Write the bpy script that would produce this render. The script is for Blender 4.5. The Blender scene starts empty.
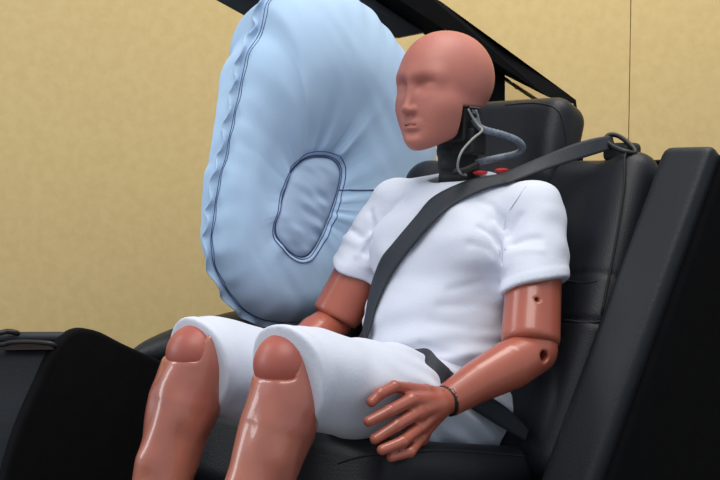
import bpy, bmesh, math, random
import numpy as np
from mathutils import Vector, Matrix

# ------------------------------------------------------------------ camera, light, exposure
scene = bpy.context.scene
COL = scene.collection
CAM = np.array([1.19, -1.40, .86]); YAW, PITCH, FPX = math.radians(43), math.radians(3.5), 1000.0
FW = np.array([-math.sin(YAW)*math.cos(PITCH), math.cos(YAW)*math.cos(PITCH), -math.sin(PITCH)])
RT = np.array([math.cos(YAW), math.sin(YAW), 0.0]); UPV = np.cross(RT, FW)
cd = bpy.data.cameras.new('camera'); cd.lens = 50; cd.sensor_width = 36; cd.clip_start = .05
cam = bpy.data.objects.new('camera', cd); COL.objects.link(cam); scene.camera = cam
cam.matrix_world = Matrix(((RT[0], UPV[0], -FW[0], CAM[0]), (RT[1], UPV[1], -FW[1], CAM[1]), (RT[2], UPV[2], -FW[2], CAM[2]), (0, 0, 0, 1)))

w = bpy.data.worlds.new('hall_ambient'); scene.world = w; w.use_nodes = True
w.node_tree.nodes['Background'].inputs[0].default_value = (.80, .90, 1.0, 1)
w.node_tree.nodes['Background'].inputs[1].default_value = .60

def area(name, loc, target, size, energy, color, sy=None):
    l = bpy.data.lights.new(name, 'AREA'); l.energy = energy; l.color = color; l.size = size
    if sy: l.shape = 'RECTANGLE'; l.size_y = sy
    o = bpy.data.objects.new(name, l); COL.objects.link(o); o.location = loc
    o.rotation_euler = (Vector(target) - Vector(loc)).to_track_quat('-Z', 'Y').to_euler()
    return o
area('hall_ceiling_light', (.9, -1.2, 3.3), (0, 0, .7), 1.7, 48, (1, .97, .93))
area('hall_side_light', (-2.4, -1.8, 2.9), (-.2, 0, .6), 1.0, 22, (.93, .96, 1))
area('low_fill_light', (-2.9, -3.3, 1.9), (0, -.2, .6), 1.1, 36, (.96, .98, 1), sy=1.8)  # unseen lamp, added to put streaks on the shins and brighten the airbag
area('wall_wash_light', (.3, .9, 3.6), (-1.0, 2.0, 1.0), 1.6, 60, (1, .94, .85))
scene.view_settings.view_transform = 'Standard'; scene.view_settings.look = 'None'
scene.view_settings.gamma = 1; scene.view_settings.use_curve_mapping = False
scene.view_settings.exposure = 0.0

# ------------------------------------------------------------------ helpers
def at(u, v, X=None, Y=None, Z=None, D=None, off=0, seat=False):
    """the point of the place seen at photo pixel (u, v) on a given plane"""
    d = FW + RT*(u-360)/FPX - UPV*(v-240)/FPX
    if seat: t = (.05-off+.46*(CAM[2]-.37)-CAM[1])/(d[1]-.46*d[2])
    elif X is not None: t = (X-CAM[0])/d[0]
    elif Y is not None: t = (Y-CAM[1])/d[1]
    elif Z is not None: t = (Z-CAM[2])/d[2]
    else: t = D
    return CAM + d*t

def srgb(r, g, b):
    return tuple(((c/255)/12.92 if c/255 <= .04045 else ((c/255+.055)/1.055)**2.4) for c in (r, g, b)) + (1,)

def mat(name, col, rough=.5, var=.0, vscale=6, bump=0, bscale=60, bdist=.001, spec=.5, coat=0, coat_rough=.15, sheen=0, detail=3, col2=None, weave=False, sss=0):
    m = bpy.data.materials.new(name); m.use_nodes = True
    nt = m.node_tree; b = nt.nodes['Principled BSDF']; L = nt.links
    b.inputs['Roughness'].default_value = rough; b.inputs['Specular IOR Level'].default_value = spec
    b.inputs['Coat Weight'].default_value = coat; b.inputs['Coat Roughness'].default_value = coat_rough
    b.inputs['Sheen Weight'].default_value = sheen
    tc = nt.nodes.new('ShaderNodeTexCoord')
    c2 = col2 or tuple(max(0, c*(1-var)) for c in col[:3]) + (1,)
    n = nt.nodes.new('ShaderNodeTexNoise'); n.inputs['Scale'].default_value = vscale; n.inputs['Detail'].default_value = detail
    L.new(tc.outputs['Object'], n.inputs['Vector'])
    r = nt.nodes.new('ShaderNodeValToRGB'); r.color_ramp.elements[0].position = .35; r.color_ramp.elements[1].position = .65
    r.color_ramp.elements[0].color = c2; r.color_ramp.elements[1].color = col
    L.new(n.outputs['Fac'], r.inputs['Fac']); L.new(r.outputs['Color'], b.inputs['Base Color'])
    if bump:
        n2 = nt.nodes.new('ShaderNodeTexNoise'); n2.inputs['Scale'].default_value = bscale; n2.inputs['Detail'].default_value = 4
        L.new(tc.outputs['Object'], n2.inputs['Vector'])
        bp = nt.nodes.new('ShaderNodeBump'); bp.inputs['Strength'].default_value = bump; bp.inputs['Distance'].default_value = bdist
        L.new(n2.outputs['Fac'], bp.inputs['Height']); L.new(bp.outputs['Normal'], b.inputs['Normal'])
    if sss:
        b.inputs['Subsurface Weight'].default_value = sss; b.inputs['Subsurface Radius'].default_value = (.01, .004, .002)
    return m

M = {}
M['skin_head'] = mat('head_vinyl', srgb(190, 118, 104), .55, .10, 9, .25, 90, .0006, coat=.08, coat_rough=.4, col2=srgb(180, 108, 96))
M['skin'] = mat('limb_vinyl', srgb(176, 94, 73), .36, .1, 7, .2, 70, .0006, coat=.45, coat_rough=.14, col2=srgb(162, 84, 66))
M['skin_leg'] = mat('leg_vinyl', srgb(178, 106, 86), .36, .1, 9, .30, 16, .006, coat=.7, coat_rough=.09, col2=srgb(158, 86, 72))
M['knee'] = mat('knee_vinyl', srgb(170, 90, 77), .42, .1, 10)
M['cotton'] = mat('white_cotton', srgb(213, 217, 230), .9, .03, 5, .35, 220, .0012, spec=.2, sheen=.1)
M['cotton_hem'] = mat('white_cotton_hem', srgb(205, 209, 222), .9, .02, 5, .3, 220, .001, spec=.2)
M['bag'] = mat('airbag_fabric', srgb(176, 203, 231), .8, .06, 5, .3, 260, .0012, spec=.25, sheen=.15, col2=srgb(169, 197, 227))
M['bag_patch'] = mat('airbag_patch_fabric', srgb(172, 194, 222), .8, .06, 5, .3, 260, .0012, spec=.25)
M['thread'] = mat('blue_thread', srgb(62, 78, 128), .7, .2, 60)
M['leather'] = mat('black_leather', srgb(23, 25, 31), .45, .12, 8, .5, 330, .0012, spec=.33)
M['leather_grey'] = mat('charcoal_leather', srgb(28, 31, 36), .46, .1, 8, .5, 330, .0012, spec=.33)
M['cloth_black'] = mat('black_carpet_trim', srgb(13, 13, 15), .9, .2, 30, .4, 300, .002, spec=.12)
M['plastic'] = mat('black_plastic', srgb(20, 21, 24), .5, .2, 20, .2, 200, .0006)
M['plastic_grey'] = mat('dark_grey_plastic', srgb(48, 50, 55), .5, .2, 20, .3, 260, .001)
M['rubber'] = mat('neck_rubber', srgb(13, 14, 16), .6, .3, 30)
M['belt'] = mat('belt_webbing', srgb(46, 50, 57), .6, .15, 120, .6, 500, .001, spec=.4)
M['hose'] = mat('grey_hose', srgb(120, 132, 146), .45, .4, 70, .3, 120, .001)
M['wire'] = mat('grey_wire', srgb(150, 150, 146), .5, .3, 40)
M['metal'] = mat('steel', srgb(120, 124, 130), .35, .3, 40); M['metal'].node_tree.nodes['Principled BSDF'].inputs['Metallic'].default_value = .9
M['red'] = mat('red_foam', srgb(200, 30, 34), .6, .2, 20)
M['wood'] = mat('brown_wood', srgb(74, 48, 42), .35, .4, 18)
M['wall'] = mat('beige_wallcovering', srgb(212, 187, 134), .9, .03, 30, .25, 70, .002, spec=.1, col2=srgb(207, 181, 128))
M['wall_base'] = mat('wall_backing', srgb(150, 118, 88), .9, .05, 5)
M['floor'] = mat('grey_hall_floor', srgb(95, 94, 92), .8, .15, 3, .3, 80, .002)
M['piping'] = mat('seam_piping', srgb(14, 15, 18), .75, .1, 30)
M['seatbase'] = mat('seat_base_paint', srgb(30, 31, 34), .7, .2, 12)
g = bpy.data.materials.new('tinted_glass'); g.use_nodes = True; gb = g.node_tree.nodes['Principled BSDF']
gb.inputs['Base Color'].default_value = srgb(236, 232, 226); gb.inputs['Transmission Weight'].default_value = 1; gb.inputs['Roughness'].default_value = .02; gb.inputs['IOR'].default_value = 1.05
M['glass'] = g

def mesh_obj(name, V, F, m, parent=None, smooth=True):
    me = bpy.data.meshes.new(name)
    V = np.asarray(V, dtype=np.float32); 
    if isinstance(F, np.ndarray):
        n, k = F.shape
        me.vertices.add(len(V)); me.vertices.foreach_set('co', V.ravel())
        me.loops.add(n*k); me.loops.foreach_set('vertex_index', F.astype(np.int32).ravel())
        me.polygons.add(n); me.polygons.foreach_set('loop_start', np.arange(n, dtype=np.int32)*k)
        me.update(calc_edges=True); me.validate()
    else:
        me.from_pydata([tuple(map(float, v)) for v in V], [], F)
    if smooth: me.polygons.foreach_set('use_smooth', [True]*len(me.polygons))
    me.materials.append(M[m])
    o = bpy.data.objects.new(name, me); COL.objects.link(o)
    if parent: o.parent = parent
    return o

def tag(o, label=None, cat=None, group=None, kind=None):
    for k, v in (('label', label), ('category', cat), ('group', group), ('kind', kind)):
        if v: o[k] = v
    return o
def thing(name, label, cat, group=None):
    o = bpy.data.objects.new(name, None); COL.objects.link(o); o.empty_display_size = .05
    return tag(o, label, cat, group)

def bm_obj(name, bm, m, parent=None, smooth=False):
    me = bpy.data.meshes.new(name); bmesh.ops.recalc_face_normals(bm, faces=bm.faces); bm.to_mesh(me); bm.free()
    if smooth: me.polygons.foreach_set('use_smooth', [True]*len(me.polygons))
    me.materials.append(M[m]); o = bpy.data.objects.new(name, me); COL.objects.link(o)
    if parent: o.parent = parent
    return o
def box_bm(bm, c, s, R=None, bevel=0):
    r = bmesh.ops.create_cube(bm, size=1)
    mt = Matrix.Translation(c) @ (R.to_4x4() if R else Matrix()) @ Matrix.Diagonal((*s, 1))
    bmesh.ops.transform(bm, matrix=mt, verts=r['verts'])
    if bevel:
        ed = {e for v in r['verts'] for e in v.link_edges}
        bmesh.ops.bevel(bm, geom=list(ed), offset=bevel, segments=3, profile=.5, affect='EDGES')
def box_obj(name, c, s, m, parent=None, R=None, bevel=0):
    bm = bmesh.new(); box_bm(bm, c, s, R, bevel); return bm_obj(name, bm, m, parent)
def prism(name, pts, dvec, m, parent=None, bevel=0, seg=2):
    """closed polygon of 3D points swept by dvec"""
    bm = bmesh.new(); a = [bm.verts.new(p) for p in pts]; b = [bm.verts.new(Vector(p)+Vector(dvec)) for p in pts]
    bm.faces.new(a); bm.faces.new(b[::-1]); n = len(a)
    for i in range(n): bm.faces.new((a[i], b[i], b[(i+1) % n], a[(i+1) % n]))
    if bevel: bmesh.ops.bevel(bm, geom=list(bm.edges), offset=bevel, segments=seg, profile=.5, affect='EDGES')
    return bm_obj(name, bm, m, parent)

def catmull(P, n=8, closed=False):
    P = np.asarray(P, float); k = len(P); out = []
    for i in range(k if closed else k-1):
        if closed: a, b, c, d = P[i-1], P[i], P[(i+1) % k], P[(i+2) % k]
        else: a, b, c, d = P[max(i-1, 0)], P[i], P[i+1], P[min(i+2, k-1)]
        for j in range(n):
            t = j/n; out.append(.5*((2*b)+(c-a)*t+(2*a-5*b+4*c-d)*t*t+(3*b-a-3*c+d)*t**3))
    if not closed: out.append(P[-1])
    return np.array(out)

def tube(name, P, r, m, parent=None, seg=10, closed=False, ribs=None, flat=None):
    """round tube along a path; ribs=(count, depth) makes a corrugated hose"""
    P = np.asarray(P, float); n = len(P)
    T = np.roll(P, -1, 0)-np.roll(P, 1, 0)
    if not closed: T[0] = P[1]-P[0]; T[-1] = P[-1]-P[-2]
    T /= np.linalg.norm(T, axis=1)[:, None]+1e-9
    N = np.cross(T[0], [0, 0, 1.]); 
    if np.linalg.norm(N) < .1: N = np.cross(T[0], [1., 0, 0])
    V = []; ang = np.linspace(0, 2*np.pi, seg, endpoint=False)
    for i in range(n):
        N = N - T[i]*(N@T[i]); N /= np.linalg.norm(N); B = np.cross(T[i], N)
        ri = r if np.isscalar(r) else r[i]
        if ribs: ri = ri*(1+ribs[1]*math.sin(i/n*ribs[0]*2*math.pi))
        for a in ang: V.append(P[i]+ri*(math.cos(a)*N+math.sin(a)*B))
    F = [(i*seg+j, i*seg+(j+1) % seg, ((i+1) % n)*seg+(j+1) % seg, ((i+1) % n)*seg+j) for i in range(n if closed else n-1) for j in range(seg)]
    if not closed: F += [tuple(range(seg))[::-1], tuple((n-1)*seg+j for j in range(seg))]
    return mesh_obj(name, V, F, m, parent)

# ---- implicit surfaces
rng = np.random.default_rng(7); LAT = rng.uniform(-1, 1, (32, 32, 32)).astype(np.float32)
def noise(P, s, o=0.0):
    Q = P*s+o; I = np.floor(Q).astype(int); f = Q-I; f = f*f*(3-2*f); I %= 32; J = (I+1) % 32
    x0, y0, z0 = I.T; x1, y1, z1 = J.T; fx, fy, fz = f.T
    l = lambda a, b, t: a+(b-a)*t
    return l(l(l(LAT[x0, y0, z0], LAT[x1, y0, z0], fx), l(LAT[x0, y1, z0], LAT[x1, y1, z0], fx), fy),
             l(l(LAT[x0, y0, z1], LAT[x1, y0, z1], fx), l(LAT[x0, y1, z1], LAT[x1, y1, z1], fx), fy), fz)
V3 = lambda *a: np.array(a, float)
def cone(P, a, b, ra, rb):
    a = np.asarray(a, float); b = np.asarray(b, float); d = b-a; t = np.clip((P-a)@d/(d@d), 0, 1)
    return np.linalg.norm(P-a-t[:, None]*d, axis=1)-(ra+(rb-ra)*t)
def chain(P, pts, rs, k=0):
    f = None
    for i in range(len(pts)-1):
        g = cone(P, pts[i], pts[i+1], rs[i], rs[i+1]); f = g if f is None else (np.minimum(f, g) if not k else smin(f, g, k))
    return f
def ell(P, c, r, R=None):
    Q = P-np.asarray(c); 
    if R is not None: Q = Q@R
    r = np.asarray(r, float); k0 = np.linalg.norm(Q/r, axis=1); k1 = np.linalg.norm(Q/(r*r), axis=1)+1e-9
    return k0*(k0-1)/k1
def rbox(P, c, h, r, R=None):
    Q = P-np.asarray(c)
    if R is not None: Q = Q@R
    q = np.abs(Q)-(np.asarray(h)-r); return np.linalg.norm(np.maximum(q, 0), axis=1)+np.minimum(q.max(1), 0)-r
def smin(a, b, k):
    h = np.maximum(k-np.abs(a-b), 0)/k; return np.minimum(a, b)-h*h*k*.25
def smax(a, b, k): return -smin(-a, -b, k)
def rotx(a):
    c, s = math.cos(a), math.sin(a); return np.array([[1, 0, 0], [0, c, -s], [0, s, c]])

def nets(f, lo, hi, h):
    lo = np.asarray(lo, float); hi = np.asarray(hi, float); B = 8
    nb = np.ceil((hi-lo)/h/B).astype(int); n = nb*B+1
    vals = np.full(n, 1., np.float32)
    bc = np.stack(np.meshgrid(*[np.arange(k) for k in nb], indexing='ij'), -1).reshape(-1, 3)
    cv = f(lo+(bc*B+B/2)*h); rad = h*B*.5*1.732*1.5+.006
    off = np.stack(np.meshgrid(*[np.arange(B+1)]*3, indexing='ij'), -1).reshape(-1, 3)
    for b, c in zip(bc[cv < -rad], cv[cv < -rad]):
        s = b*B; vals[s[0]:s[0]+B+1, s[1]:s[1]+B+1, s[2]:s[2]+B+1] = -1
    act = bc[np.abs(cv) <= rad]
    for i in range(0, len(act), 300):
        a = act[i:i+300]; idx = (a[:, None]*B+off[None]).reshape(-1, 3)
        vals[idx[:, 0], idx[:, 1], idx[:, 2]] = f(lo+idx*h)
    ins = vals < 0
    m = [slice(0, -1), slice(1, None)]
    cnt = sum(ins[m[a], m[b], m[c]].astype(np.int8) for a in (0, 1) for b in (0, 1) for c in (0, 1))
    cells = np.argwhere((cnt > 0) & (cnt < 8)); ids = np.full(cnt.shape, -1, np.int32); ids[tuple(cells.T)] = np.arange(len(cells))
    acc = np.zeros((len(cells), 3)); num = np.zeros(len(cells))
    cs = [(a, b, c) for a in (0, 1) for b in (0, 1) for c in (0, 1)]
    for a in cs:
        for ax in range(3):
            if a[ax]: continue
            b = list(a); b[ax] = 1
            A = cells+a; Bc = cells+b; va = vals[tuple(A.T)]; vb = vals[tuple(Bc.T)]
            k = (va < 0) != (vb < 0); t = np.where(k, va/np.where(k, va-vb, 1), 0)
            acc += np.where(k[:, None], A+(Bc-A)*t[:, None], 0); num += k
    V = lo+acc/num[:, None]*h
    F = []
    for ax in range(3):
        s0 = [slice(None)]*3; s1 = [slice(None)]*3; s0[ax] = slice(0, -1); s1[ax] = slice(1, None)
        d = ins[tuple(s0)] != ins[tuple(s1)]; e = np.argwhere(d); e = e[(e > 0).all(1)]
        o1, o2 = [q for q in range(3) if q != ax]
        e = e[(e[:, o1] < n[o1]-1) & (e[:, o2] < n[o2]-1)]
        u = np.zeros(3, int); v = np.zeros(3, int); u[o1] = 1; v[o2] = 1
        q = np.stack([ids[tuple((e-u-v).T)], ids[tuple((e-v).T)], ids[tuple(e.T)], ids[tuple((e-u).T)]], 1)
        flip = ins[tuple(e.T)]
        if ax == 1: flip = ~flip
        q[~flip] = q[~flip][:, ::-1]; F.append(q)
    F = np.concatenate(F); F = F[(F >= 0).all(1)]
    return V, F
def sdf_obj(name, f, lo, hi, h, m, parent=None, mirror=False, flipx=False):
    V, F = nets(f, lo, hi, h)
    if flipx: V = V*[-1, 1, 1]; F = F[:, ::-1]
    return mesh_obj(name, V, F, m, parent)

def trace(u, v, f, t0=1.2, t1=2.4):
    d = FW+RT*(u-360)/FPX-UPV*(v-240)/FPX; t = t0
    for _ in range(160):
        q = f((CAM+d*t)[None])[0]
        if q < .0004: return CAM+d*t
        t += q*.6
        if t > t1: return None
    return CAM+d*t
def traced(px, f, out=0.0, n=5, **k):
    P = [p for p in (trace(u, v, f, **k) for u, v in px) if p is not None]
    return catmull([p+(CAM-p)/np.linalg.norm(CAM-p)*out for p in P], n)

# ------------------------------------------------------------------ setting
tag(box_obj('floor', (0, 0, -.02), (12, 12, .04), 'floor'), kind='structure')
wc = CAM + FW*3.75; wdir = math.atan2(RT[1], RT[0]); Rw = Matrix.Rotation(wdir, 3, 'Z')
nrm = Vector((-math.sin(wdir), math.cos(wdir), 0)); rt = Vector((RT[0], RT[1], 0))
w0 = Vector((wc[0], wc[1], 0))
wall = tag(box_obj('wall_back', w0+nrm*.05+Vector((0, 0, 1.6)), (9, .06, 3.2), 'wall_base', R=Rw), kind='structure')
seam = 3.75*(627-360)/1000
for k in range(-4, 3):
    c = w0+rt*(seam+1.22*(k+.5))+Vector((0, 0, 1.6))+nrm*.01
    box_obj('wall_panel', c, (1.2165, .02, 3.2), 'wall', wall, R=Rw)

# ------------------------------------------------------------------ rear seat
SR = rotx(-math.atan(.46)); e2 = SR[:, 2]; e3 = -SR[:, 1]     # up along the back, out of the face
seat = thing('rear_seat', 'black leather car rear seat that the dummy sits on, with headrest', 'seat')
def sp(x, z, off=0): return V3(x, .05+.46*(z-.37), z)+e3*off
def f_back(P):
    c = sp(.025, .63, -.085)
    f = rbox(P, c, (.285, .075, .315), .05, SR)
    # side cushions rise from the face and the middle is hollowed for the sitter
    f = smin(f, chain(P, [sp(.268, .39, -.03), sp(.290, .62, -.03), sp(.286, .885, -.045)], [.045, .048, .042]), .04)
    f = smin(f, chain(P, [sp(-.235, .39, -.03), sp(-.235, .62, -.03), sp(-.205, .86, -.045)], [.045, .05, .045]), .04)
    Q = P-sp(0, .61, 0)
    for z, d in ((.606, .0045), (.688, .0022)):
        f = f+d*np.exp(-((P@e2-sp(0, z)@e2)/.0045)**2)
    return f
back = sdf_obj('backrest', f_back, (-.36, -.05, .25), (.42, .50, 1.0), .0055, 'leather', seat)
def f_cush(P):
    R = rotx(math.radians(-14)); 
    f = rbox(P, (-.012, -.075, .335), (.245, .235, .075), .035, R)
    f = smin(f, chain(P, [(.200, .13, .330), (.203, -.10, .378), (.200, -.25, .412)], [.036, .036, .03]), .03)
    return f
cush = sdf_obj('seat_cushion', f_cush, (-.34, -.42, .15), (.34, .28, .54), .0055, 'leather', seat)
tube('cushion_piping', traced([(338, 463.5), (350, 459.5), (366, 456), (390, 453), (412, 451.5), (440, 450.5), (470, 451.5), (500, 454), (530, 457), (548, 458.5)], f_cush, -.0004, t0=1.1), .0018, 'piping', cush, 6)
tube('backrest_piping', catmull([sp(.272, .93, -.03), sp(.283, .90, .004), sp(.300, .84, .010), sp(.312, .74, .014), sp(.318, .62, .014)], 6), .0024, 'piping', back, 6)
tube('cross_stitch', traced([(567, 280.5), (575, 282), (586, 282.5), (597, 281)], f_back, -.0002), .0014, 'piping', back, 6)
tube('cross_stitch', traced([(565, 320), (575, 321.5), (590, 322.5), (603, 321)], f_back, .0), .0024, 'piping', back, 6)
# headrest
HRr = rotx(math.radians(-20))
def f_hr(P):
    f = rbox(P, (-.001, .345, .918), (.138, .056, .104), .040, HRr)
    f = smax(f, -(np.linalg.norm((P-V3(.02, -.02, .93))[:, 1:], axis=1)-.292), .03)
    return f
hr = sdf_obj('headrest', f_hr, (-.18, .22, .78), (.24, .48, 1.07), .0045, 'leather', seat)
tube('headrest_seam', traced([(569, 168), (567, 150), (565, 132), (562, 118), (557, 110), (548, 105), (530, 103), (505, 105)], f_hr, -.0002), .0014, 'piping', hr, 6)
for s in (-.05, .09): tube('headrest_post', [(s, .36, .78), (s, .375, .88)], .006, 'metal', seat, 10)
# outer wing of the seat: charcoal face, rounded edge and black side
def f_wing(P):
    R = SR
    # shear outwards with height
    Q = P.copy(); Q[:, 0] -= (P[:, 2]-.40)*.15
    f = rbox(Q, V3(.338, 0, 0)+V3(0, sp(0, .595, -.160)[1], sp(0, .595, -.160)[2]), (.049, .19, .345), .016, R)
    return f
wing = sdf_obj('side_wing', f_wing, (.27, -.12, .2), (.52, .62, 1.0), .006, 'leather_grey', seat)
def f_side(P):
    Q = P.copy(); Q[:, 0] -= (P[:, 2]-.40)*.15
    s = sp(0, .52, -.34)
    return rbox(Q, V3(.388, s[1], s[2]), (.014, .335, .43), .012, SR)
sdf_obj('side_panel', f_side, (.30, -.16, .1), (.56, .90, 1.15), .006, 'cloth_black', seat)
bm = bmesh.new(); box_bm(bm, (0, -.03, .14), (.50, .42, .28), bevel=.01); box_bm(bm, (.02, .22, .17), (.62, .16, .34), bevel=.01)
box_bm(bm, (.31, .16, .13), (.09, .34, .26), bevel=.01)
bm_obj('seat_base', bm, 'seatbase', seat)

# parcel shelf behind
ps = thing('parcel_shelf', 'dark parcel shelf behind the rear seat top', 'shelf')
prism('shelf_board', [(-.22, .46, .865), (.60, .46, .885), (.60, .98, .905), (-.3, .98, .88)], (0, 0, .02), 'cloth_black', ps, .004)
for x, y in ((-.19, .52), (.55, .52), (-.22, .92), (.55, .94)): box_obj('support_leg', (x, y, .43), (.03, .03, .86), 'seatbase', ps)

# ------------------------------------------------------------------ roof rail and rear pillar
rail = thing('roof_rail', 'black cut-away roof rail sloping down behind the dummy head', 'car body')
RP = [((200, -28), (215, 0), -.62, None), ((300, -75), (243, 17), -.58, None)]
def A(u, v, t):   # t runs 0 at the front of the rail to 1 at its tail
    X = -.60+.35*t**1.2; return Vector(at(u, v, X=X))
upper = [A(-60, -420, 0), A(150, -200, 0), A(300, -90, .15), A(443, 3, .55), A(505, 48, .8), A(560, 88, .96), A(576, 100, 1)]
lower = [A(150, -34, 0), A(215, -1, .05), A(243, 17, .1), A(330, 32, .3), A(395, 38, .48), A(420, 33, .55), A(424, 28, .56), A(470, 50, .7), A(505, 68, .8), A(548, 97, .96), A(574, 104, 1)]
thick = Vector((-.0116, .0162, .002))
def ribbon_between(name, U, Lo, m, parent, d):
    n = max(len(U), len(Lo)); bm = bmesh.new()
    pts = list(Lo)+list(U)[::-1]
    a = [bm.verts.new(p) for p in pts]; b = [bm.verts.new(p+d) for p in pts]
    fa = bm.faces.new(a); fb = bm.faces.new(b[::-1]); k = len(a)
    for i in range(k): bm.faces.new((a[i], b[i], b[(i+1) % k], a[(i+1) % k]))
    bmesh.ops.triangulate(bm, faces=[fa, fb])
    return bm_obj(name, bm, m, parent)
ribbon_between('rail_beam', [A(-60, -420, 0), A(150, -200, 0), A(300, -90, .15), A(443, 3, .55), A(505, 48, .8), A(560, 88, .96), A(576, 100, 1)],
               [A(-60, -300, 0), A(150, -60, 0), A(300, -20, .2), A(400, 22, .5), A(424, 28, .56), A(470, 50, .7), A(505, 68, .8), A(548, 97, .96), A(574, 104, 1)], 'cloth_black', rail, thick)
ribbon_between('trim_strip', [p+Vector((.02, -.01, 0)) for p in (A(-60, -280, 0), A(150, -80, 0), A(300, -40, .2), A(352, -2, .38), A(400, 20, .5), A(421, 32, .55))],
               [p+Vector((.02, -.01, 0)) for p in (A(-60, -180, 0), A(150, -34, 0), A(215, -1, .05), A(243, 17, .1), A(330, 33, .3), A(395, 38.5, .48), A(420, 33.5, .55))], 'plastic_grey', rail, Vector((-.012, .014, 0)))
# upright of the pillar and the small quarter window
up_ = [A(478, 40, .72), A(500, 60, .79), A(505, 68, .8), A(505, 175, .8), A(478, 175, .72)]
ribbon_between('pillar_post', up_[:2], up_[2:][::-1][::-1], 'cloth_black', rail, thick)
def AX(u, v): return Vector(at(u, v, X=-.60+.35*.84))
tail = [A(576, 100, 1), A(574, 104, 1), A(562, 175, .97), A(585, 175, 1)]
ribbon_between('pillar_base', tail[:1]+[tail[3]], tail[1:3], 'cloth_black', rail, thick)
gl = [A(505, 68, .8), A(548, 97, .96), A(562, 175, .97), A(505, 175, .8)]
pane = ribbon_between('window_pane', gl[:2], gl[2:][::-1][::-1], 'glass', rail, Vector((-.004, .001, 0)))
st = [p+Vector((-.02, .006, 0)) for p in (A(507, 74, .8), A(548, 101, .94), A(544, 101.5, .94), A(507, 77, .8))]
ribbon_between('window_seal', st[:2], st[2:], 'wood', rail, Vector((-.008, .002, 0)))
fp = at(-60, -300, X=-.60)
box_obj('front_pillar', (fp[0]-.02, fp[1]-.03, fp[2]/2+.03), (.05, .08, fp[2]+.06), 'cloth_black', rail)
lowp = at(505, 175, X=-.60+.35*.8**1.2)
box_obj('rear_pillar', (lowp[0]-.015, lowp[1]+.01, lowp[2]/2), (.05, .07, lowp[2]+.02), 'cloth_black', rail)

# ------------------------------------------------------------------ low seat back / side trim at the left edge
ls = thing('side_trim', 'low black padded car trim at the left edge with charcoal face', 'car trim')
prof = catmull([(-.66, .02), (-.60, .25), (-.555, .40), (-.505, .50), (-.470, .558), (-.430, .585), (-.385, .578), (-.33, .548), (-.27, .517), (-.21, .488), (-.14, .462), (-.03, .44)], 5)
poly = [(-.42, y, z) for y, z in prof]+[(-.42, .02, .30), (-.42, .04, .02)]
hump = prism('side_cover', poly, (-.03, 0, 0), 'cloth_black', ls)
bv = hump.modifiers.new('round', 'BEVEL'); bv.width = .008; bv.segments = 3; bv.limit_method = 'ANGLE'; bv.angle_limit = math.radians(50)
facep = catmull([(-.65, .02), (-.592, .25), (-.548, .40), (-.505, .49), (-.485, .535), (-.47, .555)], 4)
poly = [(-.449, y+.004, z) for y, z in facep]+[(-.449, -.435, .560), (-.449, -.42, .02)]
prism('face_panel', poly, tuple(-RT*.55), 'leather_grey', ls)
def f_rail(P): return np.minimum(chain(P, [at(66, 337, D=1.83), at(30, 337, D=1.83), at(-110, 340, D=1.83)], [.010]*3), chain(P, [at(66, 341, D=1.85), at(30, 341, D=1.85), at(-110, 344, D=1.85)], [.012]*3))
sdf_obj('top_rail', lambda P: f_rail(P), (-.85, -.85, .50), (-.40, -.38, .62), .004, 'plastic_grey', ls)
tube('rail_handle', catmull([at(-20, 337, D=1.80), at(0, 333, D=1.80), at(8, 331.5, D=1.81), at(17, 333, D=1.82), at(19, 336, D=1.84)], 6), .005, 'plastic', ls, 8)
tube('grab_lip', catmull([at(-30, 346, D=1.79), at(2, 344.5, D=1.79), at(10, 342.5, D=1.79), at(30, 342, D=1.79), at(50, 343.5, D=1.79), at(56, 347, D=1.80)], 6), .0045, 'plastic', ls, 8)
pw = [at(2, 345, D=1.795), at(51, 345, D=1.795), at(54, 349.5, D=1.795), at(2, 350, D=1.795)]
prism('wood_strip', [Vector(p) for p in pw], tuple(FW*.02), 'wood', ls)

# padded arm cushion between trim and dummy
def f_arm(P):
    f = ell(P, (-.475, -.02, .526), (.05, .262, .046), rotx(math.radians(4)))
    f2 = rbox(P, (-.475, .12, .505), (.05, .16, .045), .03)
    return smin(f, f2, .03)
ar = sdf_obj('armrest', f_arm, (-.56, -.35, .40), (-.36, .30, .60), .005, 'leather_grey')
tag(ar, 'dark padded armrest behind the right knee and under the blue airbag', 'armrest')
box_obj('armrest_mount', (-.47, .10, .23), (.05, .2, .46), 'cloth_black', ar)

# ------------------------------------------------------------------ side airbag
bag = thing('side_airbag', 'large inflated pale blue side airbag with stitched oval centre', 'airbag')
BX = -.40
seamL = [(300, -14), (265, 0), (256, 32), (243.7, 53), (238, 81), (233, 106), (227.8, 131), (222.5, 159), (217.6, 174), (212.5, 205), (208.5, 241), (211.7, 265), (225.5, 292), (243, 311), (267, 321)]
seamR = [(305, 320), (340, 300), (370, 272), (395, 235), (414, 195), (424, 155), (418, 110), (399, 62), (372, 22), (340, -8)]
out = np.array([at(u, v, X=BX) for u, v in seamL+seamR])
outc = catmull(out, 12, True)
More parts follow.
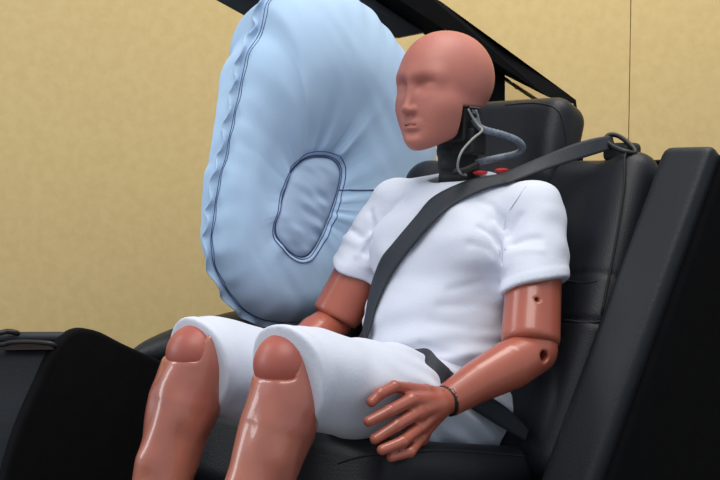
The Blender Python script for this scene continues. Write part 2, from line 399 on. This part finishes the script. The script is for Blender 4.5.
# resample evenly
def resample(C, n):
    D = np.r_[0, np.cumsum(np.linalg.norm(np.roll(C, -1, 0)-C, axis=1))]; C2 = np.vstack([C, C[:1]])
    t = np.linspace(0, D[-1], n, endpoint=False); return np.stack([np.interp(t, D, C2[:, i]) for i in range(C.shape[1])], 1)
ovp = [(320, 157.5), (332, 161), (338, 171), (336, 187), (330, 207), (322, 228), (314, 245), (306, 255), (296, 256), (284, 247), (275.5, 235), (275, 222), (279, 207), (284, 190), (290, 172), (303, 160)]
oval = np.array([at(u, v, X=BX+.050) for u, v in ovp]); ovc = catmull(oval, 8, True)
cen = oval.mean(0)
NB, NS = 360, 70
O = resample(outc, 2400); E_ = resample(ovc, 2400)
angO = np.arctan2(O[:, 2]-cen[2], O[:, 1]-cen[1]); angE = np.arctan2(E_[:, 2]-cen[2], E_[:, 1]-cen[1])
# blend between arc length and angle so rays fan out evenly
oi = np.argsort(angO); ei = np.argsort(angE)
sO = resample(outc, NB)
aS = np.arctan2(sO[:, 2]-cen[2], sO[:, 1]-cen[1])
def per(x, xs, ys): return np.interp(x, np.r_[xs-2*np.pi, xs, xs+2*np.pi], np.r_[ys, ys, ys])
sE = np.stack([np.full(NB, cen[0]), per(aS, angE[ei], E_[ei, 1]), per(aS, angE[ei], E_[ei, 2])], 1)
sv = np.linspace(0, 1, NS)**1.0; sv = .5-.5*np.cos(np.pi*sv)
th = np.arange(NB)/NB*2*np.pi
ce = sO.mean(0); tang = np.roll(sO, -1, 0)-np.roll(sO, 1, 0); nr0 = np.stack([np.zeros(NB), tang[:, 2], -tang[:, 1]], 1); nr0 /= np.linalg.norm(nr0, axis=1)[:, None]
nr0 *= np.sign(((sO-ce)*nr0).sum(1))[:, None]
wl = np.clip(-nr0[:, 1], 0, 1)*np.clip((sO[:, 2]-.62)/.25, .25, 1)
def prof_h(s, side):
    r = math.sin(math.pi/2*min(1, s/.55)); k = max(0, (s-.50)/.50)
    return r, math.sqrt(max(0, 1-k**2.3))
def bag_side(side):
    V = np.zeros((NS, NB, 3)); q = np.random.default_rng(3 if side > 0 else 5)
    L = np.linalg.norm(sO-sE, axis=1); T = .098*np.clip(L/.26, .6, 1.12)
    ph1 = np.cumsum(q.uniform(.5, 1.5, NB)); ph1 = ph1/ph1[-1]*2*np.pi*34
    ph2 = np.cumsum(q.uniform(.4, 1.6, NB)); ph2 = ph2/ph2[-1]*2*np.pi*12
    am1 = .5+.5*np.sin(th*5+1)*np.sin(th*3); am1 = .35+.65*am1
    amn = np.interp(np.arange(NB), np.linspace(0, NB, 37), np.r_[q.uniform(0, 1, 36)**1.8*1.35, .5])
    for i, s in enumerate(sv):
        Pm = sE+(sO-sE)*s
        r_, fall = prof_h(s, side)
        h = (.060+(T-.060)*r_)*fall-.007*math.exp(-(s/.035)**2)
        if side < 0: h = h*.75; Pm = Pm+nr0*(.034*wl*math.sin(math.pi*min(1, max(0, (s-.55)/.45)))**1.0)[:, None]
        pk = .0065*am1*np.sin(ph1)*math.exp(-((1-s)/.09))*(1 if s < .999 else 0)*min(1, (1-s)/.012)
        cr = .0062*amn*np.sin(ph2)*math.exp(-s/.20)*min(1, s/.05)
        wv = noise(np.c_[Pm[:, 1]*1.0, Pm[:, 2], Pm[:, 1]*0+3.3*side], 9)*.006*math.sin(math.pi*s)
        wv2 = noise(np.c_[Pm[:, 1]*1.6+Pm[:, 2], Pm[:, 2]*.5, Pm[:, 1]*0+1.3*side], 22)*.0022*math.sin(math.pi*s)
        V[i] = Pm; V[i, :, 0] = BX+side*(h+pk+cr+wv+wv2)
    return V
gridF = np.array([(i*NB+j, i*NB+(j+1) % NB, (i+1)*NB+(j+1) % NB, (i+1)*NB+j) for i in range(NS-1) for j in range(NB)])
Vi = bag_side(1); 
a_, b_, c_ = Vi[0, 0], Vi[0, 1], Vi[1, 0]
inn = mesh_obj('inner_panel', Vi.reshape(-1, 3), gridF, 'bag', bag)
Vo = bag_side(-1); mesh_obj('outer_panel', Vo.reshape(-1, 3), gridF[:, ::-1].copy(), 'bag', bag)
# quilted oval patch on both faces
for side in (1, -1):
    n = 24; Vp = np.zeros((n, NB, 3))
    for i in range(n):
        s = (i+1)/n; Pm = cen+(sE-cen)*s; Pm[:, 0] = 0
        d = 1-s
        Vp[i] = Pm; Vp[i, :, 0] = BX+side*((1 if side > 0 else .75)*(.053+.014*math.sqrt(max(0, 1-s**3)))+noise(np.c_[Pm[:, 1], Pm[:, 2]*2.2+Pm[:, 1], Pm[:, 1]*0], 26)*.0045*(1-s**4))
    gp = np.array([(i*NB+j, i*NB+(j+1) % NB, (i+1)*NB+(j+1) % NB, (i+1)*NB+j) for i in range(n-1) for j in range(NB)])
    Vp = np.vstack([Vp.reshape(-1, 3), [[Vp[0, :, 0].mean(), cen[1], cen[2]]]])
    tri = [(NB*n, (j+1) % NB, j) for j in range(NB)]
    fs = [tuple(q) for q in gp.tolist()]+tri
    if side < 0: fs = [f[::-1] for f in fs]
    mesh_obj('oval_patch', Vp, fs, 'bag_patch', bag)
# normals consistency is irrelevant for thin closed cloth
def on_face(s, side=1):
    """closed line on the inner face at ring parameter s"""
    i = np.searchsorted(sv, s); i = min(max(i, 1), NS-1); t = (s-sv[i-1])/(sv[i]-sv[i-1]); G = Vi if side > 0 else Vo
    return G[i-1]*(1-t)+G[i]*t
def ring_at(dist):
    Lr = np.linalg.norm(sO-sE, axis=1); Cc = np.zeros((NB, 3))
    for j in range(NB):
        for a in range(3): Cc[j, a] = np.interp(dist/Lr[j], sv, Vi[:, j, a])
    return Cc
def lay(C, amt): C = C.copy(); C[:, 0] += amt; return C
tube('oval_stitching', lay(on_face(.004), .001)[::3], .0011, 'thread', bag, 5, True)
tube('oval_stitching', lay(ring_at(.005), .0012)[::3], .0010, 'thread', bag, 5, True)
C = ring_at(.013)
tube('oval_stitching', lay(C, .0010)[::3], .0010, 'thread', bag, 5, True)
# sewn crease running back from the oval
Vq = Vi.reshape(-1, 3); dq = Vq-CAM; zq = dq@FW; uq = 360+FPX*(dq@RT)/zq; vq = 240-FPX*(dq@UPV)/zq
cr_l = []
for u in range(338, 424, 4):
    k = int(np.argmin((uq-u)**2+(vq-190-.0006*(u-338)**2*.2)**2+(Vq[:, 0] < BX+.02)*1e3)); cr_l.append(Vq[k]+V3(.0012, 0, 0))
cr_l = np.array(cr_l)
for _ in range(1): cr_l[1:-1] = cr_l[1:-1]*.5+(cr_l[2:]+cr_l[:-2])*.25
cr_l = catmull(cr_l, 4)
tube('cross_seam', cr_l, .0013, 'thread', bag, 5)
# ruffled seam fin round the edge, with its stitch line
ce = sO.mean(0); tang = np.roll(sO, -1, 0)-np.roll(sO, 1, 0); nr = np.stack([np.zeros(NB), tang[:, 2], -tang[:, 1]], 1); nr /= np.linalg.norm(nr, axis=1)[:, None]
nr *= np.sign(((sO-ce)*nr).sum(1))[:, None]
q = np.random.default_rng(11); phf = np.cumsum(q.uniform(.4, 1.6, NB)); phf = phf/phf[-1]*2*np.pi*38
nf = 8; Vf = np.zeros((nf, NB, 3))
for i in range(nf):
    t = i/(nf-1); Vf[i] = sO+nr*(.017*t-.003); Vf[i, :, 0] = BX+np.sin(phf)*.0085*t**1.2+.002
ff = [tuple(x) for x in gridF[:(nf-1)*NB].tolist()]
fin = mesh_obj('edge_hem', Vf.reshape(-1, 3), ff, 'bag', bag)
so = fin.modifiers.new('thickness', 'SOLIDIFY'); so.thickness = .003; so.offset = 0
ed = sO-nr*.006; ed[:, 0] = BX
tube('edge_stitching', lay(on_face(.997), .0012)[::2], .0011, 'thread', bag, 5, True)
tube('edge_stitching', lay(on_face(.992), .0008)[::2], .0010, 'thread', bag, 5, True)
tp = at(300, -30, X=BX)
box_obj('tether', (BX-.07, tp[1], tp[2]+.03), (.20, .05, .006), 'bag', bag, R=Matrix.Rotation(math.radians(12), 3, 'Y'))

# ------------------------------------------------------------------ dummy
dm = thing('crash_test_dummy', 'crash test dummy with red-brown vinyl skin belted into the black seat', 'mannequin')
SH = V3(.178, .165, .80); EL = V3(.238, .050, .566); WR = V3(.205, -.137, .503)
armdir = (EL-SH)/np.linalg.norm(EL-SH)
HIP = V3(.085, .055, .455); KN = V3(.11, -.365, .567)

# head
HC = V3(0, .135, 1.048); HY = math.radians(-4)
def f_head(P):
    ca, sa = math.cos(HY), math.sin(HY); D_ = P-HC+RT*.005+[0, 0, .0025]; P = np.c_[D_[:, 0]*ca+D_[:, 1]*sa, -D_[:, 0]*sa+D_[:, 1]*ca, D_[:, 2]]+HC
    X = np.abs(P[:, 0]); S = np.c_[X, P[:, 1], P[:, 2]]
    f = ell(P, (0, .137, 1.057), (.0755, .098, .087))
    f = smin(f, ell(P, (0, .095, 1.035), (.066, .066, .085)), .04)
    f = smin(f, ell(P, (0, .088, .972), (.052, .055, .058)), .035)          # lower face
    f = smin(f, ell(S, (.026, .105, .975), (.034, .060, .045)), .03)       # jaw sides
    f = smin(f, ell(P, (0, .055, .936), (.025, .024, .021)), .030)          # chin
    f = smin(f, cone(S, (0, .040, 1.050), (.040, .056, 1.050), .011, .010), .022)   # brow
    f = smax(f, -ell(S, (.031, .022, 1.034), (.021, .022, .012)), .018)     # eye sockets
    f = smin(f, ell(S, (.030, .0545, 1.031), (.016, .014, .0085)), .008)      # closed lids
    f = smin(f, ell(S, (.038, .072, 1.000), (.024, .022, .02)), .03)       # cheeks
    f = smin(f, chain(P, [(0, .038, 1.044), (0, .027, 1.015), (0, .0165, .9925)], [.0050, .0058, .0075]), .012)   # nose
    f = smin(f, ell(S, (.0080, .026, .989), (.0070, .012, .0060)), .008)
    f = smin(f, ell(P, (0, .0375, .9665), (.0240, .0105, .0050)), .008)        # upper lip
    f = smin(f, ell(P, (0, .0385, .9565), (.0215, .0105, .0055)), .008)        # lower lip
    f = smax(f, -chain(S, [(0, .0265, .9615), (.013, .0300, .9612), (.025, .0400, .9605)], [.0016, .0015, .0010]), .003)
    f = smax(f, -ell(P, (0, .027, .9465), (.015, .006, .0035)), .012)
    # flat cut under the skull where the neck bracket sits
    cut = np.maximum(.094-P[:, 1], P[:, 2]-.997)
    f = smax(f, -cut, .004)
    # cut the jaw underside: rising towards the back
    f = smax(f, (.921+(P[:, 1]-.065)*.55)-P[:, 2], .010)
    # shallow joint of the skull cap
    j = np.abs(P[:, 1]-(.205+(P[:, 2]-1.05)*.05))
    f = f+.0016*np.exp(-(j/.0016)**2)
    return f
# dense sampling of the face
head = sdf_obj('head', f_head, (-.095, -.01, .90), (.095, .255, 1.165), .0019, 'skin_head', dm)

# neck
def f_neck(P):
    z = P[:, 2]; r = np.linalg.norm(P[:, :2]-np.c_[np.zeros(len(P)), .155-(z-.90)*.12], axis=1)
    disc = .040+.0008*np.tanh(6*np.sin((z-.80)*2*np.pi/.026))
    return np.maximum(r-disc, np.maximum(.80-z, z-.990))
neck = sdf_obj('neck', f_neck, (-.06, .09, .78), (.06, .22, 1.0), .003, 'rubber', dm)
bm = bmesh.new()
box_bm(bm, (.0, .125, .965), (.116, .055, .070), bevel=.004)
br = bm_obj('neck_bracket', bm, 'rubber', dm)
bm = bmesh.new(); box_bm(bm, (.050, .122, .9935), (.03, .035, .003)); box_bm(bm, (.064, .118, .985), (.004, .012, .008), bevel=.001); bm_obj('bracket_plate', bm, 'metal', br)
box_obj('bracket_block', (.045, .130, .930), (.05, .045, .05), 'rubber', br, bevel=.005)
box_obj('bracket_bolt', (.0665, .125, .978), (.006, .009, .005), 'metal', br, bevel=.001)
hz = [(474, 119), (477.5, 125), (484, 129.6), (502.5, 134.8), (516, 140), (522.5, 147), (517, 153.5), (498, 158), (486, 160.5), (476, 163.5)]
hx = [.066, .07, .078, .095, .105, .105, .095, .075, .06, .045]
tube('grey_hose', catmull([at(u, v, X=x) for (u, v), x in zip(hz, hx)], 16), .0068, 'hose', dm, 12, ribs=(44, .07))
wz = [(468, 109), (473, 118), (478, 125), (482, 130.6), (472, 139.5), (461.5, 152), (457.7, 165), (460, 172.5), (466, 175)]
wx = [.068, .072, .078, .088, .088, .09, .085, .075, .05]
tube('thin_cable', catmull([at(u, v, X=x) for (u, v), x in zip(wz, wx)], 8), .0023, 'wire', dm, 8)
tube('thin_cable', catmull([at(u, v, X=.072) for u, v in [(476, 110), (479, 120), (481, 127), (483, 131)]], 6), .0018, 'wire', dm, 8)
tube('black_sleeve', catmull([at(u, v, X=.07) for u, v in [(455, 172), (465, 170), (477, 164)]], 6), .006, 'rubber', dm, 8)

# T-shirt
FOLDS = []
def sleeve_plane(S):
    n = V3(.34, -.06, -.94); n /= np.linalg.norm(n); p = SH+armdir*.148
    return (S-p)@n
def shirt_core(P):
    X = np.abs(P[:, 0]); S = np.c_[X, P[:, 1], P[:, 2]]
    f = ell(P, (0, .150, .715), (.158, .118, .150), rotx(math.radians(-18)))
    f = smin(f, ell(P, (0, .080, .552), (.156, .124, .145), rotx(math.radians(-18))), .08)
    f = smin(f, ell(S, (.062, .070, .735), (.075, .045, .060)), .05)       # chest
    f = smin(f, cone(S, (.0, .165, .812), (.145, .168, .806), .055, .050), .05)
    f = smin(f, cone(S, (0, .160, .815), (0, .150, .868), .078, .058), .05)
    f = smax(f, P[:, 2]-.866-(P[:, 1]-.16)*.20, .008)
    return f
def shirt(P, wr=True):
    X = np.abs(P[:, 0]); S = np.c_[X, P[:, 1], P[:, 2]]
    f = shirt_core(P)
    a = SH+V3(.004, 0, .0); e = EL+V3(.004, -.002, 0)
    sl = cone(S, a, e, .050, .0655)
    sl = smax(sl, sleeve_plane(S), .005)
    f = smin(f, sl, .035)
    if wr:
        w = noise(np.c_[P[:, 0]*8+P[:, 2]*5, P[:, 1]*7, P[:, 2]*24-P[:, 0]*9], 1.0)*.0056
        w += noise(P*[1, 1, 2.0], 16, 5)*.0042
        # folds radiating from the armpits
        for pts_, am, sg in FOLDS:
            dd = chain(S, pts_, [0]*len(pts_)); w += am*np.exp(-(dd/sg)**2)
        # cross folds over the belly
        w += .0035*np.sin((P[:, 2]-P[:, 0]*.25)*2*np.pi/.05+noise(P, 10)*2.5)*np.exp(-((P[:, 2]-.545)/.05)**2)
        # hem band
        sp_ = sleeve_plane(S); m_ = (sl < .01)
        w += .0010*np.tanh((sp_+.017)/.003)*np.exp(-np.maximum(sl, 0)/.006)
        f = f-w
    # open sleeve ends, neck opening and the hem that drops over the lap
    f = smax(f, -np.maximum(np.maximum(f+.0075, -(sleeve_plane(S)+.030)), sl+.004), .002)
    f = smax(f, -np.maximum(np.linalg.norm(P[:, :2]-[0, .150], axis=1)-.052, .835-P[:, 2]), .004)
    hem = (P-V3(0, -.05, .500))@(V3(0, -.45, -.89)); hem = hem+.008*np.sin(P[:, 0]*22+1)
    f = smax(f, hem, .010)
    return f
def fold_pts(px): return [p for p in (trace(u, v, lambda P: shirt(P, False)) for u, v in px) if p is not None]
for px, am, sg in (([(505, 262), (501, 248), (492, 236), (480, 228)], -.006, .006), ([(507, 266), (510, 250), (504, 236), (494, 226)], .005, .008),
                   ([(506, 240), (512, 228), (520, 216)], -.004, .006), ([(512, 246), (524, 240), (540, 238)], -.004, .007), ([(512, 254), (526, 250), (542, 250)], .003, .008),
                   ([(500, 262), (488, 250), (470, 244)], -.003, .008), ([(498, 285), (480, 283), (450, 290)], -.0025, .008), ([(500, 310), (480, 305), (440, 306)], -.003, .009),
                   ([(497, 330), (470, 328), (430, 322)], -.003, .009), ([(420, 345), (440, 352), (470, 358)], -.004, .008), ([(480, 200), (492, 206), (503, 220)], -.003, .007)):
    q_ = fold_pts(px)
    if len(q_) > 1: FOLDS.append((q_, am, sg))
tee = sdf_obj('t_shirt', shirt, (-.335, -.06, .36), (.335, .30, .90), .0036, 'cotton', dm)
# sleeve seam line at the shoulder
shp = [trace(u, v, shirt) for u, v in [(526, 186), (519, 196), (511, 208), (505, 222), (503, 238), (505, 250)]]
shp = [p for p in shp if p is not None]
if len(shp) > 3: tube('shoulder_seam', catmull([p+(CAM-p)/np.linalg.norm(CAM-p)*.0003 for p in shp], 5), .0011, 'cotton_hem', tee, 5)

# red foam collar showing between shirt and hose
for u, v, x in ((480, 172.8, .055), (502, 170.3, .085)):
    p = at(u, v, X=x); sdf_obj('red_tab', lambda P, p=p: ell(P, p, (.012, .018, .0045)), p-.03, p+.03, .002, 'red', dm)

# shorts
def shorts(P):
    P = P+np.c_[P[:, 0]*0, P[:, 0]*0, np.where(P[:, 0] < 0, .013*np.clip(-P[:, 1]/.3, 0, 1), 0)]
    X = np.abs(P[:, 0]); S = np.c_[X, P[:, 1], P[:, 2]]
    wr = noise(np.c_[P[:, 0]*10, P[:, 1]*9+P[:, 2]*14, P[:, 2]*9], 1, 4)*.007+noise(P, 22, 2)*.0035
    thigh = chain(S, [HIP+V3(-.008, .015, -.040), HIP*.5+KN*.5+V3(.002, 0, -.020), KN+V3(0, -.01, .0), KN+V3(0, -.14, .01)], [.090, .086, .077, .076])
    dn = V3(0, -.95, -.10); pp = KN+V3(0, -.046, .0)
    hemd = (S-pp)@(dn/np.linalg.norm(dn))+np.where(P[:, 0] < 0, .008, 0)+.10*np.abs(S[:, 0]-.11)
    body = ell(P, (0, .070, .440), (.152, .130, .096))
    f = smin(thigh, body, .06)
    sl = np.exp(-((hemd+.06)/.05)**2)
    w = wr*(1-.5*np.exp(-(hemd/.03)**2))
    w = w+.003*np.sin((P[:, 1]*.8+P[:, 2]*1.2)*2*np.pi/.045+noise(P, 9)*3)*np.exp(-((P[:, 1]+.05)/.13)**2)
    w = w+.0010*np.tanh((hemd+.020)/.003)
    f = f-w
    f = smax(f, hemd, .005)
    f = smax(f, -np.maximum(f+.0075, -(hemd+.050)), .002)
    return f
sho = sdf_obj('shorts', shorts, (-.235, -.46, .32), (.235, .26, .70), .0032, 'cotton', dm)

# arms: mirrored left and right
def f_upper(P):
    f = cone(P, SH+armdir*.06, EL+armdir*.02, .047, .052)
    end = (P-(EL-armdir*.008))@armdir
    f = smax(f, end, .014)
    # notch that lets the forearm swing
    f = smax(f, -np.maximum(cone(P, EL+V3(-.012, -.012, .000), EL+V3(.008, -.012, .000), .026, .026), -100), .006)
    hp = at(551.5, 302, X=.285); d = V3(-1, .3, 0)
    return smax(f, -cone(P, hp+V3(.01, -.01, 0), hp+d*.045, .0042, .0042), .002)
hole = at(544, 356, X=.275)
def f_fore(P):
    f = chain(P, [EL+V3(.006, .006, -.004), EL*.72+WR*.28+V3(.004, 0, -.003), EL*.35+WR*.65, WR+V3(.0, .004, 0)], [.0385, .0420, .0345, .0275])
    f = smin(f, ell(P, EL+V3(.004, .012, .012), (.034, .032, .030)), .015)
    d = WR-EL; d /= np.linalg.norm(d); f = smax(f, (P-WR-d*.001)@d, .003)
    f = smax(f, -cone(P, WR+d*.02, WR-d*.012, .0235, .0215), .002)
    h = hole; f = smax(f, -cone(P, h+V3(.02, -.01, 0), h+V3(-.035, .01, 0), .0095, .0095), .003)
    return f
hd = [  # (pixel, X, radius) chains from the wrist outwards
    ([(441.5, 397), (425, 392), (408, 388.5), (394, 386.5), (380, 393.5), (371.5, 402)], [.205, .205, .202, .205, .207, .203], [.015, .0125, .0098, .0090, .0088, .0078]),
    ([(436, 402), (411, 400), (389.6, 411), (368.5, 421.5)], [.212, .222, .224, .210], [.017, .0105, .0092, .0078]),
    ([(437, 405), (416.5, 413), (396, 425.5), (375, 439)], [.214, .226, .230, .218], [.018, .0105, .0095, .0082]),
    ([(437, 408), (419.5, 427.5), (402, 442), (382, 450)], [.212, .226, .240, .236], [.017, .0102, .0090, .0078]),
    ([(436, 412), (420, 438), (410, 452), (391, 457.5)], [.208, .222, .240, .236], [.016, .0095, .0082, .0072])]
def f_hand(P):
    f = cone(P, WR+V3(.001, .014, 0), at(436, 404, X=.208), .0215, .0215)
    kn = [at(411, 401, X=.219), at(416.5, 414, X=.222), at(420, 427.5, X=.218), at(421, 438, X=.209)]
    wv = at(436, 404, X=.206)
    for k in kn: f = smin(f, cone(P, wv, k, .0190, .0105), .012)
    for i in range(3): f = smin(f, cone(P, kn[i], kn[i+1], .0105, .0105), .010)
    f = smin(f, ell(P, at(428, 412, X=.198), (.014, .030, .022)), .015)
    for px, xs, rs in hd:
        pts = [at(u, v, X=x) for (u, v), x in zip(px, xs)]
        fi = chain(P, pts, rs, .003)
        f = smin(f, fi, .0045)
    # nails
    for px, xs, rs in hd[1:]:
        p = at(px[-1][0]+1, px[-1][1]-2.5, X=xs[-1]+.007)
        f = f-.0006*np.exp(-((P-p)**2).sum(1)/.0045**2)
    # knuckle creases
    f = f-.0007*noise(P, 120)*0
    return f
for s in (False, True):
    up_o = sdf_obj('upper_arm', f_upper, (.10, -.02, .52), (.32, .24, .84), .0032, 'skin', dm, flipx=s)
    fo = sdf_obj('forearm', f_fore, (.13, -.19, .42), (.31, .14, .64), .0030, 'skin', dm, flipx=s)
    sx = -1 if s else 1
    d = WR-EL; d /= np.linalg.norm(d)
    tube('wrist_joint', [(WR-d*.012)*[sx, 1, 1], (WR+d*.0065)*[sx, 1, 1]], .0258, 'rubber', dm, 20)
    q1 = hole+V3(-.030, .008, 0); q2 = hole+V3(-.020, .005, 0)
    tube('elbow_bolt', [q1*[sx, 1, 1], q2*[sx, 1, 1]], .0092, 'rubber', fo, 12)
    ha = sdf_obj('hand', f_hand, (.155, -.36, .36), (.26, -.09, .56), .0019, 'skin', dm, flipx=s)
    tube('elbow_pin', [(EL+V3(-.026, 0, .004))*[sx, 1, 1], (EL+V3(.02, 0, .004))*[sx, 1, 1]], .015, 'rubber', dm, 14)

# legs
AN = V3(.11, -.565, .095)
def f_shin(P, sg=1):
    top = V3(.11, -.386, .575)
    p2 = V3(.112, -.418, .500); p3 = V3(.110, -.452, .425)
    f = chain(P, [top+V3(0, .004, .012), p2, p3, AN*.5+p3*.5, AN], [.0560, .0575, .0480, .042, .031])
    f = smin(f, cone(P, top+V3(-.006, -.042, -.03), p3+V3(-.004, -.036, 0), .012, .012), .03)
    f = f-noise(P*[1.2, 1.2, .55], 36, 3)*.0036-noise(P, 17, 8)*.0030
    r = (P[:, 0]-.11)*.73*sg+(P[:, 1]+.39)*.68
    cut = np.maximum(.572-P[:, 2], r-.006-(P[:, 2]-.572)*.28)
    f = smax(f, -cut, .004)
    return smax(f, P[:, 2]-.618, .012)
def f_knee(P, sg=1):
    P = P if sg > 0 else P+[0, 0, .010]
    f = cone(P, KN+V3(-.002, -.036, .018), KN+V3(0, .05, -.016), .0485, .048)
    return f
def f_foot(P):
    f = chain(P, [AN+V3(0, .02, -.045), AN+V3(.004, -.08, -.058), AN+V3(.01, -.16, -.066)], [.044, .038, .026])
    f = smin(f, cone(P, AN+V3(0, 0, .03), AN, .036, .036), .03); return smax(f, .002-P[:, 2], .004)
for s in (False, True):
    sh = sdf_obj('shin', lambda P, g_=(-1 if s else 1): f_shin(P, g_), (.03, -.66, .05), (.20, -.28, .68), .0042, 'skin_leg', dm, flipx=s)
    sdf_obj('foot', f_foot, (.04, -.80, -.01), (.20, -.46, .18), .006, 'skin_leg', sh, flipx=s)
    kn = sdf_obj('knee', lambda P, g_=(-1 if s else 1): f_knee(P, g_), (.04, -.48, .46), (.19, -.20, .68), .0036, 'knee', dm, flipx=s)

# ------------------------------------------------------------------ seat belt
sb = thing('seat_belt', 'dark grey seat belt running diagonally across the white T-shirt', 'seat belt')
UE = [(510.6, 172.3), (486, 176.5), (462, 182.5), (433.5, 196.7), (417, 215), (393, 243.5), (380.6, 259.7), (370.5, 288), (366, 312.5), (362, 333)]
LE = [(516, 180.5), (499, 185), (482, 190.6), (449.7, 207), (427, 229), (401, 261.7), (386, 284), (375.5, 308), (370, 329), (366, 343)]
UE = catmull(UE, 5); LE = catmull(LE, 5)
core = lambda P: shirt(P, False)-.0065
rows = []
for a, b in zip(UE, LE):
    r = []
    for k in range(7):
        t = k/6; p = trace(a[0]*(1-t)+b[0]*t, a[1]*(1-t)+b[1]*t, core); r.append(p)
    rows.append(r)
good = [r for r in rows if all(p is not None for p in r)]
G = np.array(good)
lead = np.array([[at(612, 136, seat=True, off=-.02), at(615, 148, seat=True, off=-.02)], [at(598, 137, X=.235), at(600, 153, X=.24)], [at(575, 143, X=.20), at(575, 160.5, X=.205)], [at(540, 157.5, X=.150), at(541, 171, X=.160)]])
lead = np.array([[a*(1-t)+b*t for t in np.linspace(0, 1, 7)] for a, b in lead])
tail = np.array([[-.165, .035, .515], [-.175, .07, .47], [-.20, .11, .43]])
lastw = G[-1, -1]-G[-1, 0]
tailr = np.array([[p+lastw*(t-.5) for t in np.linspace(0, 1, 7)] for p in tail])
allr = np.concatenate([lead, G, tailr])
def dens(A_, n=3):
    return np.stack([catmull(A_[:, k], n) for k in range(A_.shape[1])], 1)
allr = dens(allr)
for _ in range(4): allr[1:-1] = allr[1:-1]*.5+(allr[:-2]+allr[2:])*.25
def strap(name, Gd, m, parent, thick=.0022):
    n, k = Gd.shape[:2]; F = [(i*k+j, i*k+j+1, (i+1)*k+j+1, (i+1)*k+j) for i in range(n-1) for j in range(k-1)]
    o = mesh_obj(name, Gd.reshape(-1, 3), F, m, parent); s = o.modifiers.new('thickness', 'SOLIDIFY'); s.thickness = thick; s.offset = 0; return o
strap('shoulder_strap', allr, 'belt', sb)
# guide loop on the seat top
gp = at(620, 146, seat=True, off=-.02)
gl_ = catmull([at(606, 140, seat=True, off=-.01), at(609, 135, seat=True, off=-.015), at(617, 135.5, seat=True, off=-.02), at(626, 141, seat=True, off=-.02), at(634, 149, seat=True, off=-.02), at(634, 153, seat=True, off=-.015), at(624, 151, seat=True, off=-.0), at(612, 146, seat=True, off=-.0)], 6, True)
tube('belt_guide', gl_, 0.0046, 'plastic', sb, 10, True)
box_obj('guide_mount', tuple(at(622, 152, seat=True, off=-.05)), (.06, .05, .035), 'plastic', sb, bevel=.01)
# lap part
both = lambda P: np.minimum(shirt(P), shorts(P))-.004
lp = [trace(u, v, both) for u, v in ((424, 359), (433, 367), (443, 376), (453, 385))]
lap_c = [V3(-.175, .06, .470), V3(-.13, .01, .51), lp[0]+FW*.06+V3(-.04, 0, -.01), lp[0]+FW*.022, lp[1], lp[2], lp[3], at(500, 415, X=.20), at(528, 437, X=.222), at(548, 455, X=.232)]
wv = [V3(0, .012, .020)]*2+[V3(0, .012, .013)]*5+[V3(.004, .013, .012), V3(.002, .007, .006), V3(.001, .005, .005)]
lap = np.array([[c+w_*(t*2-1) for t in np.linspace(0, 1, 5)] for c, w_ in zip(lap_c, wv)])
lap = dens(lap, 6)
strap('lap_strap', lap, 'belt', sb)
box_obj('buckle', (-.205, .10, .425), (.03, .05, .07), 'plastic', sb, bevel=.006)
